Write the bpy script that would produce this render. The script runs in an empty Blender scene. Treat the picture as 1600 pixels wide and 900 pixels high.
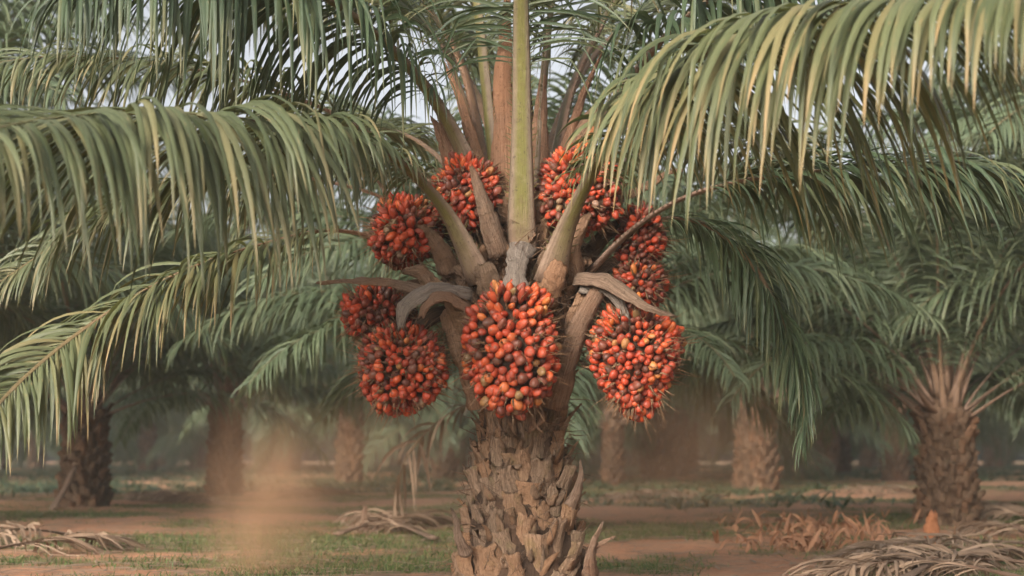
import bpy, math, random
from mathutils import Vector, Matrix, noise

# ------------------------------------------------------------------ basics
scene = bpy.context.scene
col = scene.collection
F, H = 2222.0, 0.65
TH = math.atan(268.0 / F)
cT, sT = math.cos(TH), math.sin(TH)
Z = Vector((0, 0, 1))
AX, AY = 0.05, 7.6                     # axis of the fruiting palm


def at(px, py, Y):
    x, u = (px - 800) / F, (450 - py) / F
    k = Y / (cT - u * sT)
    return Vector((x * k, Y, H + (sT + u * cT) * k))


def gz(x, y):
    return 0.05 * noise.noise(Vector((x * 0.35, y * 0.35, 3.1))) + 0.12 * noise.noise(Vector((x * 0.06, y * 0.06, 9.7)))


def gpt(px, py):
    x, u = (px - 800) / F, (450 - py) / F
    dz = sT + u * cT
    k = H / -dz
    X, Y = x * k, (cT - u * sT) * k
    return Vector((X, Y, gz(X, Y)))


def lerp(a, b, t):
    return a + (b - a) * t


def sstep(a, b, x):
    t = min(1.0, max(0.0, (x - a) / (b - a)))
    return t * t * (3 - 2 * t)


def spline(ctrl, n):
    P = [ctrl[0] * 2 - ctrl[1]] + list(ctrl) + [ctrl[-1] * 2 - ctrl[-2]]
    dense = []
    for i in range(1, len(P) - 2):
        a, b, c, d = P[i - 1], P[i], P[i + 1], P[i + 2]
        for k in range(16):
            t = k / 16
            dense.append(0.5 * ((2 * b) + (c - a) * t + (2 * a - 5 * b + 4 * c - d) * t * t + (3 * b - a - 3 * c + d) * t ** 3))
    dense.append(ctrl[-1].copy())
    L = [0.0]
    for i in range(1, len(dense)):
        L.append(L[-1] + (dense[i] - dense[i - 1]).length)
    out, j = [], 0
    for k in range(n):
        s = L[-1] * k / (n - 1)
        while j < len(L) - 2 and L[j + 1] < s:
            j += 1
        f = (s - L[j]) / max(1e-9, L[j + 1] - L[j])
        out.append(dense[j].lerp(dense[j + 1], min(1, f)))
    return out, L[-1]


class MB:
    """collects vertices, faces and one colour attribute (random, along, across, extra)"""

    def __init__(s):
        s.v, s.f, s.a, s.m = [], [], [], []

    def vert(s, p, a=(0, 0, 0, 0)):
        s.v.append(tuple(p)); s.a.append(a)
        return len(s.v) - 1

    def face(s, ids, m=0):
        s.f.append(ids); s.m.append(m)

    def mesh(s, name, mats, origin=Vector((0, 0, 0)), smooth=True):
        me = bpy.data.meshes.new(name)
        ox, oy, oz = origin
        me.from_pydata([(x - ox, y - oy, z - oz) for x, y, z in s.v], [], s.f)
        for m in mats:
            me.materials.append(m)
        me.polygons.foreach_set('material_index', s.m)
        me.polygons.foreach_set('use_smooth', [smooth] * len(s.f))
        ca = me.attributes.new('Col', 'FLOAT_COLOR', 'POINT')
        ca.data.foreach_set('color', [c for a in s.a for c in a])
        me.update()
        return me


WORLD = {}


def link(name, data, parent=None, origin=Vector((0, 0, 0))):
    o = bpy.data.objects.new(name, data)
    col.objects.link(o)
    WORLD[o.name] = Vector(origin)
    if parent:
        o.parent = parent
        o.location = Vector(origin) - WORLD[parent.name]
    else:
        o.location = origin
    return o


def build(mb, name, mats, parent=None, origin=None, smooth=True):
    if origin is None:
        origin = WORLD[parent.name] if parent else Vector((0, 0, 0))
    return link(name, mb.mesh(name, mats, origin, smooth), parent, origin)


def tag(o, label=None, cat=None, group=None, kind=None):
    if label: o['label'] = label
    if cat: o['category'] = cat
    if group: o['group'] = group
    if kind: o['kind'] = kind
    return o


# ------------------------------------------------------------------ materials
class NT:
    def __init__(s, name):
        s.mat = bpy.data.materials.new(name)
        s.mat.use_nodes = True
        s.t = s.mat.node_tree
        s.t.nodes.clear()
        s.out = s.t.nodes.new('ShaderNodeOutputMaterial')

    def n(s, typ, ins=None, **kw):
        nd = s.t.nodes.new(typ)
        for k, v in kw.items():
            setattr(nd, k, v)
        for k, v in (ins or {}).items():
            s.set(nd.inputs[k], v)
        return nd

    def set(s, sock, v):
        if isinstance(v, bpy.types.NodeSocket):
            s.t.links.new(v, sock)
        elif isinstance(v, (tuple, list)) and len(v) == 3 and sock.type == 'RGBA':
            sock.default_value = (*v, 1)
        else:
            sock.default_value = v

    def attr(s):
        a = s.n('ShaderNodeAttribute', attribute_name='Col')
        sp = s.n('ShaderNodeSeparateColor', {0: a.outputs['Color']})
        return sp.outputs[0], sp.outputs[1], sp.outputs[2], a.outputs['Alpha']

    def m(s, op, a, b=0.0, c=0.0, clamp=False):
        nd = s.n('ShaderNodeMath', operation=op, use_clamp=clamp)
        s.set(nd.inputs[0], a); s.set(nd.inputs[1], b); s.set(nd.inputs[2], c)
        return nd.outputs[0]

    def mr(s, x, a, b, c=0.0, d=1.0):
        nd = s.n('ShaderNodeMapRange', {0: x, 1: a, 2: b, 3: c, 4: d})
        return nd.outputs[0]

    def mix(s, f, a, b, mode='MIX'):
        nd = s.n('ShaderNodeMix', data_type='RGBA', blend_type=mode)
        s.set(nd.inputs[0], f); s.set(nd.inputs[6], a); s.set(nd.inputs[7], b)
        return nd.outputs[2]

    def ramp(s, f, stops):
        nd = s.n('ShaderNodeValToRGB', {0: f})
        e = nd.color_ramp.elements
        while len(e) < len(stops):
            e.new(0.5)
        for k, (p, c) in enumerate(stops):
            e[k].position = p; e[k].color = (*c, 1)
        return nd.outputs[0]

    def vec(s, x, y, z):
        return s.n('ShaderNodeCombineXYZ', {0: x, 1: y, 2: z}).outputs[0]

    def noise(s, vec, scale, detail=4, rough=0.55):
        return s.n('ShaderNodeTexNoise', {'Vector': vec, 'Scale': scale, 'Detail': detail, 'Roughness': rough}).outputs[0]

    def bump(s, h, strength=0.4, dist=0.01):
        return s.n('ShaderNodeBump', {'Height': h, 'Strength': strength, 'Distance': dist}).outputs[0]

    def obj(s):
        return s.n('ShaderNodeTexCoord').outputs['Object']

    def pbr(s, color, rough, normal=None, spec=0.4, transl=None, tfac=0.0, subs=0.0):
        p = s.n('ShaderNodeBsdfPrincipled', {'Base Color': color, 'Roughness': rough, 'Specular IOR Level': spec})
        if normal is not None:
            s.set(p.inputs['Normal'], normal)
        if subs:
            p.inputs['Subsurface Weight'].default_value = subs
            p.inputs['Subsurface Radius'].default_value = (0.01, 0.004, 0.002)
        o = p.outputs[0]
        if transl is not None:
            t = s.n('ShaderNodeBsdfTranslucent', {'Color': transl})
            mx = s.n('ShaderNodeMixShader', {0: tfac, 1: o, 2: t.outputs[0]})
            o = mx.outputs[0]
        s.t.links.new(o, s.out.inputs[0])
        return s.mat


def leaf_mat(name, dark, light, tip, tipamt=1.0, transl=0.22, rough=0.42):
    s = NT(name)
    r, t, a, x = s.attr()
    base = s.ramp(r, [(0.0, dark), (0.55, tuple(lerp(d, l, .6) for d, l in zip(dark, light))), (1.0, light)])
    st = s.noise(s.vec(s.m('MULTIPLY', a, 9.0), s.m('MULTIPLY', t, 1.5), s.m('MULTIPLY', r, 91.0)), 2.2, 4)
    base = s.mix(s.mr(st, .35, .75, 0, .45), base, tuple(c * 1.6 for c in light))
    blotch = s.noise(s.vec(s.m('MULTIPLY', a, 2.0), s.m('MULTIPLY', t, 7.0), s.m('MULTIPLY', r, 53.0)), 1.6, 3)
    base = s.mix(s.mr(blotch, .62, .72, 0, .5 * tipamt), base, tip)
    mid = s.m('SUBTRACT', 1.0, s.m('MULTIPLY', s.m('ABSOLUTE', s.m('SUBTRACT', a, .5)), 14.0), clamp=True)
    base = s.mix(s.m('MULTIPLY', mid, .35), base, (light[0] * 1.7, light[1] * 1.55, light[2] * 1.3))
    edge = s.m('ADD', s.mr(t, .66, 1.0, 0, 1), s.m('MULTIPLY', s.m('SUBTRACT', r, .75), 1.6))
    base = s.mix(s.m('MULTIPLY', s.m('MAXIMUM', edge, 0.0, clamp=True), .75 * tipamt, clamp=True), base, tip)
    bm = s.bump(s.noise(s.vec(s.m('MULTIPLY', a, 22.0), s.m('MULTIPLY', t, 2.0), r), 2.5, 2), .25, .004)
    rr = s.mr(st, .3, .8, rough - .06, rough + .16)
    tc = s.mix(.5, base, (light[0] * 2.0, light[1] * 2.0, light[2] * .9))
    return s.pbr(base, rr, bm, .45, tc, transl)


M = {}
M['leaf'] = leaf_mat('palm_leaflet', (.034, .048, .022), (.092, .106, .050), (.26, .19, .095))
M['leaf_sunlit'] = leaf_mat('sunlit_palm_leaflet', (.042, .058, .026), (.108, .119, .054), (.31, .195, .085), 1.0)  # warm sunlight painted into the leaflet colour of the two lit fronds
M['leaf_deep'] = leaf_mat('deep_green_palm_leaflet', (.020, .037, .018), (.054, .080, .040), (.22, .18, .075), .7)
M['leaf_far'] = leaf_mat('plantation_palm_leaflet', (.040, .062, .034), (.095, .125, .068), (.22, .20, .10), .6, .25, .5)
M['leaf_dry'] = leaf_mat('dry_palm_leaflet', (.10, .062, .040), (.22, .15, .10), (.25, .18, .13), 1.0, .08, .75)
M['leaf_rust'] = leaf_mat('rusty_dry_leaflet', (.13, .060, .032), (.29, .140, .072), (.36, .20, .11), 1.0, .1, .75)


def petiole_mat(name, base_c, mid_c, edge_c, t_lo=.0, t_hi=.2, far=(.11, .105, .035)):
    s = NT(name)
    r, t, a, x = s.attr()
    cen = s.mr(s.m('ABSOLUTE', s.m('SUBTRACT', a, .5)), .16, .36, 0, 1)
    nz = s.noise(s.vec(s.m('MULTIPLY', a, 14.0), s.m('MULTIPLY', t, 7.0), s.m('MULTIPLY', r, 77.0)), 2.0, 5, .6)
    c = s.mix(s.m('ADD', cen, s.m('MULTIPLY', s.m('SUBTRACT', nz, .5), 1.2), clamp=True), mid_c, edge_c)
    c = s.mix(s.mr(t, .35, .75, 0, 1), c, far)
    bs = s.mr(s.m('ADD', t, s.m('MULTIPLY', s.m('SUBTRACT', nz, .5), .18)), t_lo, t_hi, 1, 0)
    c = s.mix(bs, c, s.mix(nz, tuple(k * .65 for k in base_c), tuple(k * 1.25 for k in base_c)))
    mot = s.noise(s.obj(), 16.0, 6, .7)
    c = s.mix(s.mr(mot, .50, .72, 0, .55), c, (.10, .062, .040))
    c = s.mix(s.mr(mot, .46, .30, 0, .30), c, (.34, .25, .18))
    c = s.mix(s.mr(s.noise(s.obj(), 46.0, 3), .62, .70, 0, .6), c, (.05, .032, .02))
    bm = s.bump(s.m('ADD', s.noise(s.vec(s.m('MULTIPLY', a, 12.0), s.m('MULTIPLY', t, 8.0), r), 2.0, 5, .7), mot), .8, .012)
    return s.pbr(c, s.mr(nz, .3, .7, .38, .65), bm, .35)


M['pet_green'] = petiole_mat('olive_petiole', (.26, .175, .125), (.135, .125, .030), (.17, .125, .085), .0, .11)
M['pet_brown'] = petiole_mat('brown_petiole', (.24, .150, .10), (.20, .125, .065), (.15, .095, .065), .0, .2, (.13, .105, .05))
M['pet_orange'] = petiole_mat('ochre_petiole', (.30, .17, .105), (.27, .155, .085), (.22, .125, .075), .0, .15, (.16, .12, .055))
M['pet_grey'] = petiole_mat('grey_green_petiole', (.25, .165, .12), (.13, .115, .068), (.22, .135, .095), .0, .14, (.10, .105, .055))


def bark_mat(name, dark, light, warm, sc=1.0, olive=0.0):
    s = NT(name)
    r, t, a, x = s.attr()
    fib = s.noise(s.vec(s.m('MULTIPLY', a, 6.0), s.m('MULTIPLY', t, 1.1), s.m('MULTIPLY', r, 61.0)), 2.6, 7, .72)
    big = s.noise(s.obj(), 4.5 * sc, 5, .6)
    fine = s.noise(s.obj(), 48.0 * sc, 5, .7)
    c = s.mix(s.mr(fib, .33, .66), dark, light)
    c = s.mix(s.mr(s.m('ADD', big, s.m('MULTIPLY', s.m('SUBTRACT', r, .5), .5)), .45, .75, 0, .75), c, warm)
    if olive:
        c = s.mix(s.mr(s.noise(s.vec(s.m('MULTIPLY', r, 37.0), s.m('MULTIPLY', t, 1.2), a), 2.0, 2), .56, .70, 0, olive), c, (.20, .165, .060))
        c = s.mix(s.mr(s.m('FRACT', s.m('MULTIPLY', r, 7.3)), 0, 1, 0, .6), c, tuple(k * .40 for k in light))
        c = s.mix(s.mr(s.m('FRACT', s.m('MULTIPLY', r, 13.7)), .45, 1, 0, .75), c, s.mix(fib, tuple(k * .6 for k in warm), warm))
    c = s.mix(s.mr(fine, .55, .70, 0, .55), c, tuple(k * .35 for k in dark))
    c = s.mix(s.mr(s.noise(s.obj(), 9.0 * sc, 3), .6, .72, 0, .4), c, (.15, .125, .075))
    h = s.m('ADD', s.m('MULTIPLY', fib, 1.0), s.m('MULTIPLY', fine, .8))
    return s.pbr(c, .88, s.bump(h, 1.0, .03), .2)


M['bark'] = bark_mat('leaf_base_bark', (.125, .078, .050), (.46, .31, .205), (.45, .24, .125), olive=.5)
M['bark_warm'] = bark_mat('brown_sheath_bark', (.13, .08, .052), (.43, .275, .18), (.44, .235, .13), olive=.2)
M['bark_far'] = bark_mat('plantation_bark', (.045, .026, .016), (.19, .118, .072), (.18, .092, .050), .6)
M['core'] = bark_mat('fibrous_trunk', (.035, .022, .015), (.14, .085, .055), (.20, .115, .07))
M['fibre'] = bark_mat('fibre', (.10, .06, .04), (.26, .17, .11), (.24, .13, .075))
M['sheath'] = bark_mat('orange_fibre_sheath', (.17, .09, .055), (.42, .25, .16), (.44, .22, .12))
M['spathe'] = bark_mat('dry_spathe', (.125, .078, .054), (.34, .235, .165), (.30, .165, .10))
M['spathe_grey'] = bark_mat('grey_dry_spathe', (.16, .125, .10), (.36, .30, .25), (.30, .215, .16))
M['husk'] = bark_mat('orange_husk', (.24, .09, .035), (.46, .20, .10), (.50, .20, .09))
M['spine'] = bark_mat('spine', (.14, .08, .045), (.34, .22, .13), (.30, .16, .08))


def fruit_mat():
    s = NT('palm_fruit')
    r, t, a, x = s.attr()
    c = s.ramp(r, [(0.0, (.060, .022, .014)), (.14, (.13, .028, .016)), (.38, (.29, .034, .014)), (.70, (.39, .048, .015)),
                   (.86, (.44, .078, .020)), (.93, (.42, .15, .038)), (.97, (.17, .11, .045)), (1.0, (.20, .12, .085))])
    nz = s.noise(s.vec(s.m('MULTIPLY', a, 6.0), s.m('MULTIPLY', t, 2.4), s.m('MULTIPLY', r, 217.0)), 2.0, 5, .6)
    c = s.mix(s.mr(nz, .50, .78, 0, .75), c, (.17, .058, .030))
    c = s.mix(s.mr(nz, .30, .16, 0, .6), c, (.55, .20, .05))
    # the blackish cap of each fruit, ragged at its lower edge
    cap = s.mr(s.m('ADD', t, s.m('MULTIPLY', s.m('SUBTRACT', nz, .5), .30)), .90, 1.02, 0, .8)
    c = s.mix(cap, c, (.050, .022, .013))
    dust = s.noise(s.obj(), 7.0, 4)
    c = s.mix(s.mr(dust, .45, .75, 0.0, .14), c, (.36, .22, .15))
    return s.pbr(c, s.mr(nz, .3, .7, .36, .62), s.bump(nz, .3, .004), .35, subs=.08)


M['fruit'] = fruit_mat()


def ground_mat():
    s = NT('red_earth')
    r, t, a, x = s.attr()
    o = s.obj()
    n1, n2, n3 = s.noise(o, .35, 6, .6), s.noise(o, 3.2, 6, .65), s.noise(o, 26.0, 5, .7)
    c = s.mix(s.mr(n1, .3, .7), (.32, .16, .092), (.52, .255, .145))
    c = s.mix(s.mr(n2, .42, .72, 0, .75), c, (.29, .21, .15))
    c = s.mix(s.mr(n3, .5, .72, 0, .6), c, (.105, .065, .040))
    g = s.m('MULTIPLY', s.mr(s.m('ADD', r, s.m('MULTIPLY', s.m('SUBTRACT', n2, .5), .8)), .36, .62), .8)
    c = s.mix(g, c, s.mix(n3, (.050, .068, .026), (.12, .13, .055)))
    h = s.m('ADD', s.m('MULTIPLY', n2, .7), s.m('MULTIPLY', n3, .4))
    return s.pbr(c, .95, s.bump(h, .8, .05), .15)


M['ground'] = ground_mat()


def grass_mat():
    s = NT('grass_blade')
    r, t, a, x = s.attr()
    c = s.ramp(r, [(0, (.045, .075, .022)), (.6, (.085, .125, .036)), (.85, (.15, .15, .055)), (1, (.26, .20, .10))])
    return s.pbr(c, .6, None, .3, c, .3)


M['grass'] = grass_mat()


# ------------------------------------------------------------------ shape makers
def leaflet(mb, p, d, n, L, W, grav, nseg, rnd, rng, mat=0, fold=.28, floor=None, kink=None, twist=0.0):
    side = d.cross(n)
    if side.length < 1e-4:
        side = d.cross(Vector((1, .2, .1)))
    side.normalize()
    pos = p.copy()
    ds = L / nseg
    prev = None
    for i in range(nseg + 1):
        s = i / nseg
        side = (side - d * side.dot(d)).normalized()
        nn = side.cross(d)
        if twist:
            side = (Matrix.Rotation(twist / nseg, 3, d) @ side)
        w = W * min(1.0, .30 + s * 3.2) * (1 - s ** 2.4) * .5
        if i == nseg:
            cur = (mb.vert(pos, (rnd, 1, .5, 0)),)
        else:
            e = nn * (fold * w * 2)
            cur = (mb.vert(pos - side * w - e, (rnd, s, 0, 0)), mb.vert(pos, (rnd, s, .5, 0)), mb.vert(pos + side * w - e, (rnd, s, 1, 0)))
        if prev:
            if len(cur) == 1:
                mb.face((prev[0], prev[1], cur[0]), mat); mb.face((prev[1], prev[2], cur[0]), mat)
            else:
                mb.face((prev[0], prev[1], cur[1], cur[0]), mat); mb.face((prev[1], prev[2], cur[2], cur[1]), mat)
        prev = cur
        g = grav * (0.5 + 1.1 * s) / nseg
        if kink and abs(s - kink) < .5 / nseg:
            g += 1.3
        d = (d + Vector((0, 0, -g))).normalized()
        pos = pos + d * ds
        if floor is not None:
            fz = floor(pos.x, pos.y) + .012 + .01 * rng.random()
            if pos.z < fz:
                pos.z = fz
                d.z = max(d.z, rng.uniform(0, .12))
                d.normalize()


def tube(mb, pts, ws, ths, ups, rnd, mat=0, nseg=10, keel=.0):
    rows = []
    n = len(pts)
    for i, p in enumerate(pts):
        T = (pts[min(n - 1, i + 1)] - pts[max(0, i - 1)]).normalized()
        U = ups[i]
        U = (U - T * U.dot(T)).normalized()
        S = T.cross(U)
        row = []
        for k in range(nseg):
            an = 2 * math.pi * k / nseg
            cx, sy = math.cos(an), math.sin(an)
            hh = ths[i] * .5 * (sy * (.55 if sy > 0 else 1.0) - (keel * cx * cx * -1 if sy > 0 else 0))
            ac = .5 + .5 * cx
            row.append(mb.vert(p + S * (cx * ws[i] * .5) + U * hh, (rnd, i / (n - 1), ac, 1 if sy > 0 else 0)))
        rows.append(row)
    for i in range(n - 1):
        for k in range(nseg):
            a, b = rows[i], rows[i + 1]
            k2 = (k + 1) % nseg
            mb.face((a[k], a[k2], b[k2], b[k]), mat)
    mb.face(tuple(reversed(rows[0])), mat)
    mb.face(tuple(rows[-1]), mat)


def ribbon(mb, pts, ws, U0, thick, cup, rnd, rng, mat=0, rag=0.0, jag=0.0, na=7, lump=.0):
    """a curved shell with thickness: leaf bases, dry spathes, husks"""
    n = len(pts)
    seed = rng.uniform(0, 100)
    outer, inner = [], []
    tops = [rng.uniform(-jag, 0) for _ in range(na)]
    U = U0.copy()
    for i, p in enumerate(pts):
        T = (pts[min(n - 1, i + 1)] - pts[max(0, i - 1)]).normalized()
        U = (U - T * U.dot(T)).normalized()
        S = T.cross(U)
        ro, ri = [], []
        for k in range(na):
            v = 2 * k / (na - 1) - 1
            e = 1 + rag * noise.noise(Vector((seed + v * .6, i * .9, 1.3))) if abs(v) > .6 else 1
            q = p + S * (v * ws[i] * .5 * e) - U * (cup * ws[i] * v * v)
            q += U * lump * noise.noise(Vector((seed + v * 1.7, i * .8, 7.7)))
            if i == n - 1:
                q += T * tops[k]
            th = thick * (1 - .6 * abs(v)) * (1 - .35 * i / (n - 1))
            at_ = (rnd, i / (n - 1), k / (na - 1), 0)
            ro.append(mb.vert(q + U * th * .5, at_)); ri.append(mb.vert(q - U * th * .5, at_))
        outer.append(ro); inner.append(ri)
    for i in range(n - 1):
        for k in range(na - 1):
            mb.face((outer[i][k], outer[i][k + 1], outer[i + 1][k + 1], outer[i + 1][k]), mat)
            mb.face((inner[i][k + 1], inner[i][k], inner[i + 1][k], inner[i + 1][k + 1]), mat)
        mb.face((inner[i][0], outer[i][0], outer[i + 1][0], inner[i + 1][0]), mat)
        mb.face((outer[i][-1], inner[i][-1], inner[i + 1][-1], outer[i + 1][-1]), mat)
    for k in range(na - 1):
        mb.face((outer[-1][k], outer[-1][k + 1], inner[-1][k + 1], inner[-1][k]), mat)
        mb.face((outer[0][k + 1], outer[0][k], inner[0][k], inner[0][k + 1]), mat)


def strand(mb, p, d, L, r, rng, bend=.5, mat=0, rnd=None, grav=0.0):
    rnd = rng.random() if rnd is None else rnd
    s1 = d.orthogonal().normalized(); s2 = d.cross(s1)
    pos = p.copy(); prev = None
    nb = Vector((rng.uniform(-1, 1), rng.uniform(-1, 1), rng.uniform(-1, 1))) * bend
    N = 4
    for i in range(N + 1):
        rr = r * (1 - i / N) + r * .12
        cur = [mb.vert(pos + (s1 * math.cos(q) + s2 * math.sin(q)) * rr, (rnd, i / N, .5, 0)) for q in (0, 2.09, 4.19)]
        if prev:
            for k in range(3):
                mb.face((prev[k], prev[(k + 1) % 3], cur[(k + 1) % 3], cur[k]), mat)
        prev = cur
        d = (d + nb / N + Vector((0, 0, -grav / N))).normalized()
        pos = pos + d * (L / N)


def frond_geo(rb, lb, pts, length, t0, wb, wm, wt, L, W, sp, rng, out, droop=1.7, lift=.3, fwd=.55, nseg=8, thick=.5, lmat=0, rmat=0,
              floor=None, teeth=False, base_len=.55, tipcut=1.0, lateral=1.0, nring=10, unruly=1.0, kinks=.14, tip_len=.42, upvec=None, ramp=.22):
    n = len(pts)
    ref = upvec if upvec is not None else (Z - out * .75).normalized()
    Ts = [(pts[min(n - 1, i + 1)] - pts[max(0, i - 1)]).normalized() for i in range(n)]
    Us = [(ref - T * ref.dot(T)).normalized() for T in Ts]
    ws, ths = [], []
    for i in range(n):
        t = i / (n - 1)
        if t < t0:
            w = lerp(wb, wm, sstep(0, 1, (t / t0) ** .7) if t0 > 0 else 1)
        else:
            w = lerp(wm, wt, ((t - t0) / (1 - t0)) ** .8)
        ws.append(w)
        ths.append(max(w * thick, .006) if t > t0 else w * lerp(.36, thick, t / max(t0, .001)))
    tube(rb, pts, ws, ths, Us, rng.random(), rmat, nring)
    if teeth:
        for i in range(int(n * t0 * .35), int(n * t0) + 1):
            for sd in (-1, 1):
                S = Ts[i].cross(Us[i])
                for q in range(2):
                    p = pts[i].lerp(pts[min(n - 1, i + 1)], q * .5) + S * (sd * ws[i] * .47)
                    strand(rb, p, (S * sd + Ts[i] * rng.uniform(.2, .9)).normalized(), rng.uniform(.015, .05), .004, rng, .2, rmat, rng.random())
    zone = length * (1 - t0) * tipcut
    cnt = max(4, int(zone / sp))
    for k in range(cnt):
        for sd in (-1, 1):
            u = (k + rng.uniform(-.3, .3) + (.25 if sd > 0 else 0)) / cnt
            u = min(.998, max(0, u))
            t = t0 + (1 - t0) * tipcut * u
            f = t * (n - 1); i = min(n - 2, int(f)); f -= i
            p = pts[i].lerp(pts[i + 1], f); T = Ts[i].lerp(Ts[i + 1], f).normalized(); U = Us[i].lerp(Us[i + 1], f).normalized()
            S = T.cross(U)
            w = lerp(ws[i], ws[i + 1], f)
            lf = rng.choice((-.12, .15, .45)) + lift + rng.uniform(-.12, .12)
            fw = fwd * (1 + 1.1 * u * u) + rng.gauss(0, .16) * unruly
            d = (S * sd * lateral + T * fw + U * lf).normalized()
            lp = lerp(base_len, 1, sstep(0, ramp, u)) * lerp(1, tip_len, sstep(.55, 1, u)) * rng.uniform(.84, 1.12)
            wp = lerp(.5, 1, sstep(0, .2, u)) * lerp(1, .6, sstep(.6, 1, u)) * rng.uniform(.8, 1.15)
            nn = (U - d * U.dot(d)).normalized()
            nn = Matrix.Rotation(rng.uniform(-.5, .5), 3, d) @ nn
            leaflet(lb, p + S * sd * w * .4, d, nn, L * lp, W * wp, droop * rng.uniform(.7, 1.3), nseg, rng.random(), rng, lmat,
                    fold=rng.uniform(.12, .34), floor=floor, kink=rng.uniform(.3, .8) if rng.random() < kinks else None, twist=rng.gauss(0, .55) * unruly)


# ------------------------------------------------------------------ the fruiting palm
palm = link('oil_palm', None, None, Vector((AX, AY, gz(AX, AY))))
tag(palm, 'large sharp oil palm in front, hung with clusters of red fruit', 'palm tree')

rng = random.Random(11)
prof = [(-.12, .37), (.0, .34), (.15, .305), (.35, .275), (.55, .235), (.8, .205), (.95, .205), (1.15, .26), (1.35, .31), (1.55, .30), (1.72, .25),
        (1.9, .19), (2.05, .135), (2.2, .10), (2.45, .075), (2.7, .05), (2.9, .01)]
mb = MB()
rows = []
NA = 48
zs = [-.12 + 3.02 * i / 120 for i in range(121)]
for z in zs:
    for (z0, r0), (z1, r1) in zip(prof, prof[1:]):
        if z0 <= z <= z1:
            r = lerp(r0, r1, (z - z0) / (z1 - z0)); break
    row = []
    for k in range(NA):
        an = 2 * math.pi * k / NA
        p = Vector((math.cos(an), math.sin(an), 0))
        rr = r * (1 + .09 * noise.noise(Vector((p.x * 3, p.y * 3, z * 5))) + .05 * noise.noise(Vector((p.x * 9, p.y * 9, z * 9))))
        row.append(mb.vert(Vector((AX, AY, z)) + p * rr, (.5 + .4 * noise.noise(p * 2), z / 3, (k % 24) / 24, 0)))
    rows.append(row)
for i in range(len(rows) - 1):
    for k in range(NA):
        k2 = (k + 1) % NA
        mb.face((rows[i][k], rows[i][k2], rows[i + 1][k2], rows[i + 1][k]))
trunk = build(mb, 'trunk', [M['core']], palm)


def trunk_r(z):
    for (z0, r0), (z1, r1) in zip(prof, prof[1:]):
        if z0 <= z <= z1:
            return lerp(r0, r1, (z - z0) / (z1 - z0))
    return .05


def leaf_base(mb, az, z, W, L, lean0, lean1, rng, rtrunk, cx=0.0, cy=0.0, thick=.05, mat=0, jag=.06, tipw=.6, lump=.03, strips=0, rag=.55):
    out = Vector((math.cos(az), math.sin(az), 0))
    tang = Vector((-out.y, out.x, 0))
    p = Vector((cx, cy, z)) + out * (rtrunk - .015)
    pts, ws = [], []
    n = 9
    skew = rng.uniform(-.35, .35)
    for i in range(n):
        s = i / (n - 1)
        pts.append(p.copy())
        ws.append(W * lerp(1.0, tipw, s ** .8) * (1 + .16 * math.sin(s * 7 + rng.uniform(0, .6))))
        le = lerp(lean0, lean1, s)
        p = p + (Z * math.cos(le) + out * math.sin(le) + tang * (skew * s)) .normalized() * (L / (n - 1))
    ribbon(mb, pts, ws, out, thick, .28, rng.random(), rng, mat, rag=rag, jag=jag, na=11, lump=lump)
    for q in range(strips):
        i0 = rng.randint(0, 3)
        sd = rng.uniform(-.5, .5)
        le = rng.uniform(.15, .7)
        p = pts[i0] + tang * (ws[i0] * sd) + out * .012
        d = (Z * math.cos(le) + out * math.sin(le) + tang * rng.uniform(-.5, .5)).normalized()
        sl = L * rng.uniform(.3, .75)
        bend = Vector((rng.uniform(-1, 1), rng.uniform(-1, 1), rng.uniform(-.6, .6))) * .5
        sp_ = [p]
        for k in range(4):
            sp_.append(sp_[-1] + d * sl / 4); d = (d + bend * .3).normalized()
        w0 = rng.uniform(.02, .06)
        ribbon(mb, sp_, [w0, w0 * .9, w0 * .75, w0 * .5, w0 * .15], out, .010, .2, rng.random(), rng, mat, rag=.6, jag=.01, na=5, lump=.008)
    return pts[0]


# persistent leaf bases spiralling up the trunk: each a mesh of its own
base_cnt = 0
az = .4
for i in range(128):
    az += 2.39996
    z = -.08 + i * .0099
    facing = math.cos(az - (-math.pi / 2))
    W = rng.uniform(.115, .185)
    L = rng.uniform(.14, .24) * (1.0 if z < .7 else 1.2)
    b = MB()
    o0 = leaf_base(b, az, z, W, L, rng.uniform(.06, .26), rng.uniform(.12, .52), rng, trunk_r(z), AX, AY, rng.uniform(.016, .034), jag=rng.choice((.01, .025, .07)), tipw=rng.uniform(.5, .95), lump=.008, strips=rng.randint(0, 3), rag=.3)
    if facing < -.3 and i > 40:
        pass
    build(b, 'leaf_base', [M['bark'] if z < .75 or rng.random() < .5 else M['bark_warm']], trunk, o0)
    base_cnt += 1

# longer cut petiole stubs packed round the crown, between the bunches
for i in range(60):
    az += 2.39996
    z = 1.10 + i * .0115
    b = MB()
    o0 = leaf_base(b, az, z, rng.uniform(.12, .17), rng.uniform(.26, .42), rng.uniform(.25, .4), rng.uniform(.6, 1.05), rng, trunk_r(z) - .02, AX, AY,
                   rng.uniform(.04, .06), jag=.06, tipw=rng.uniform(.45, .7))
    build(b, 'petiole_stub', [M['bark_warm']] if i % 3 else [M['bark']], trunk, o0)

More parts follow.
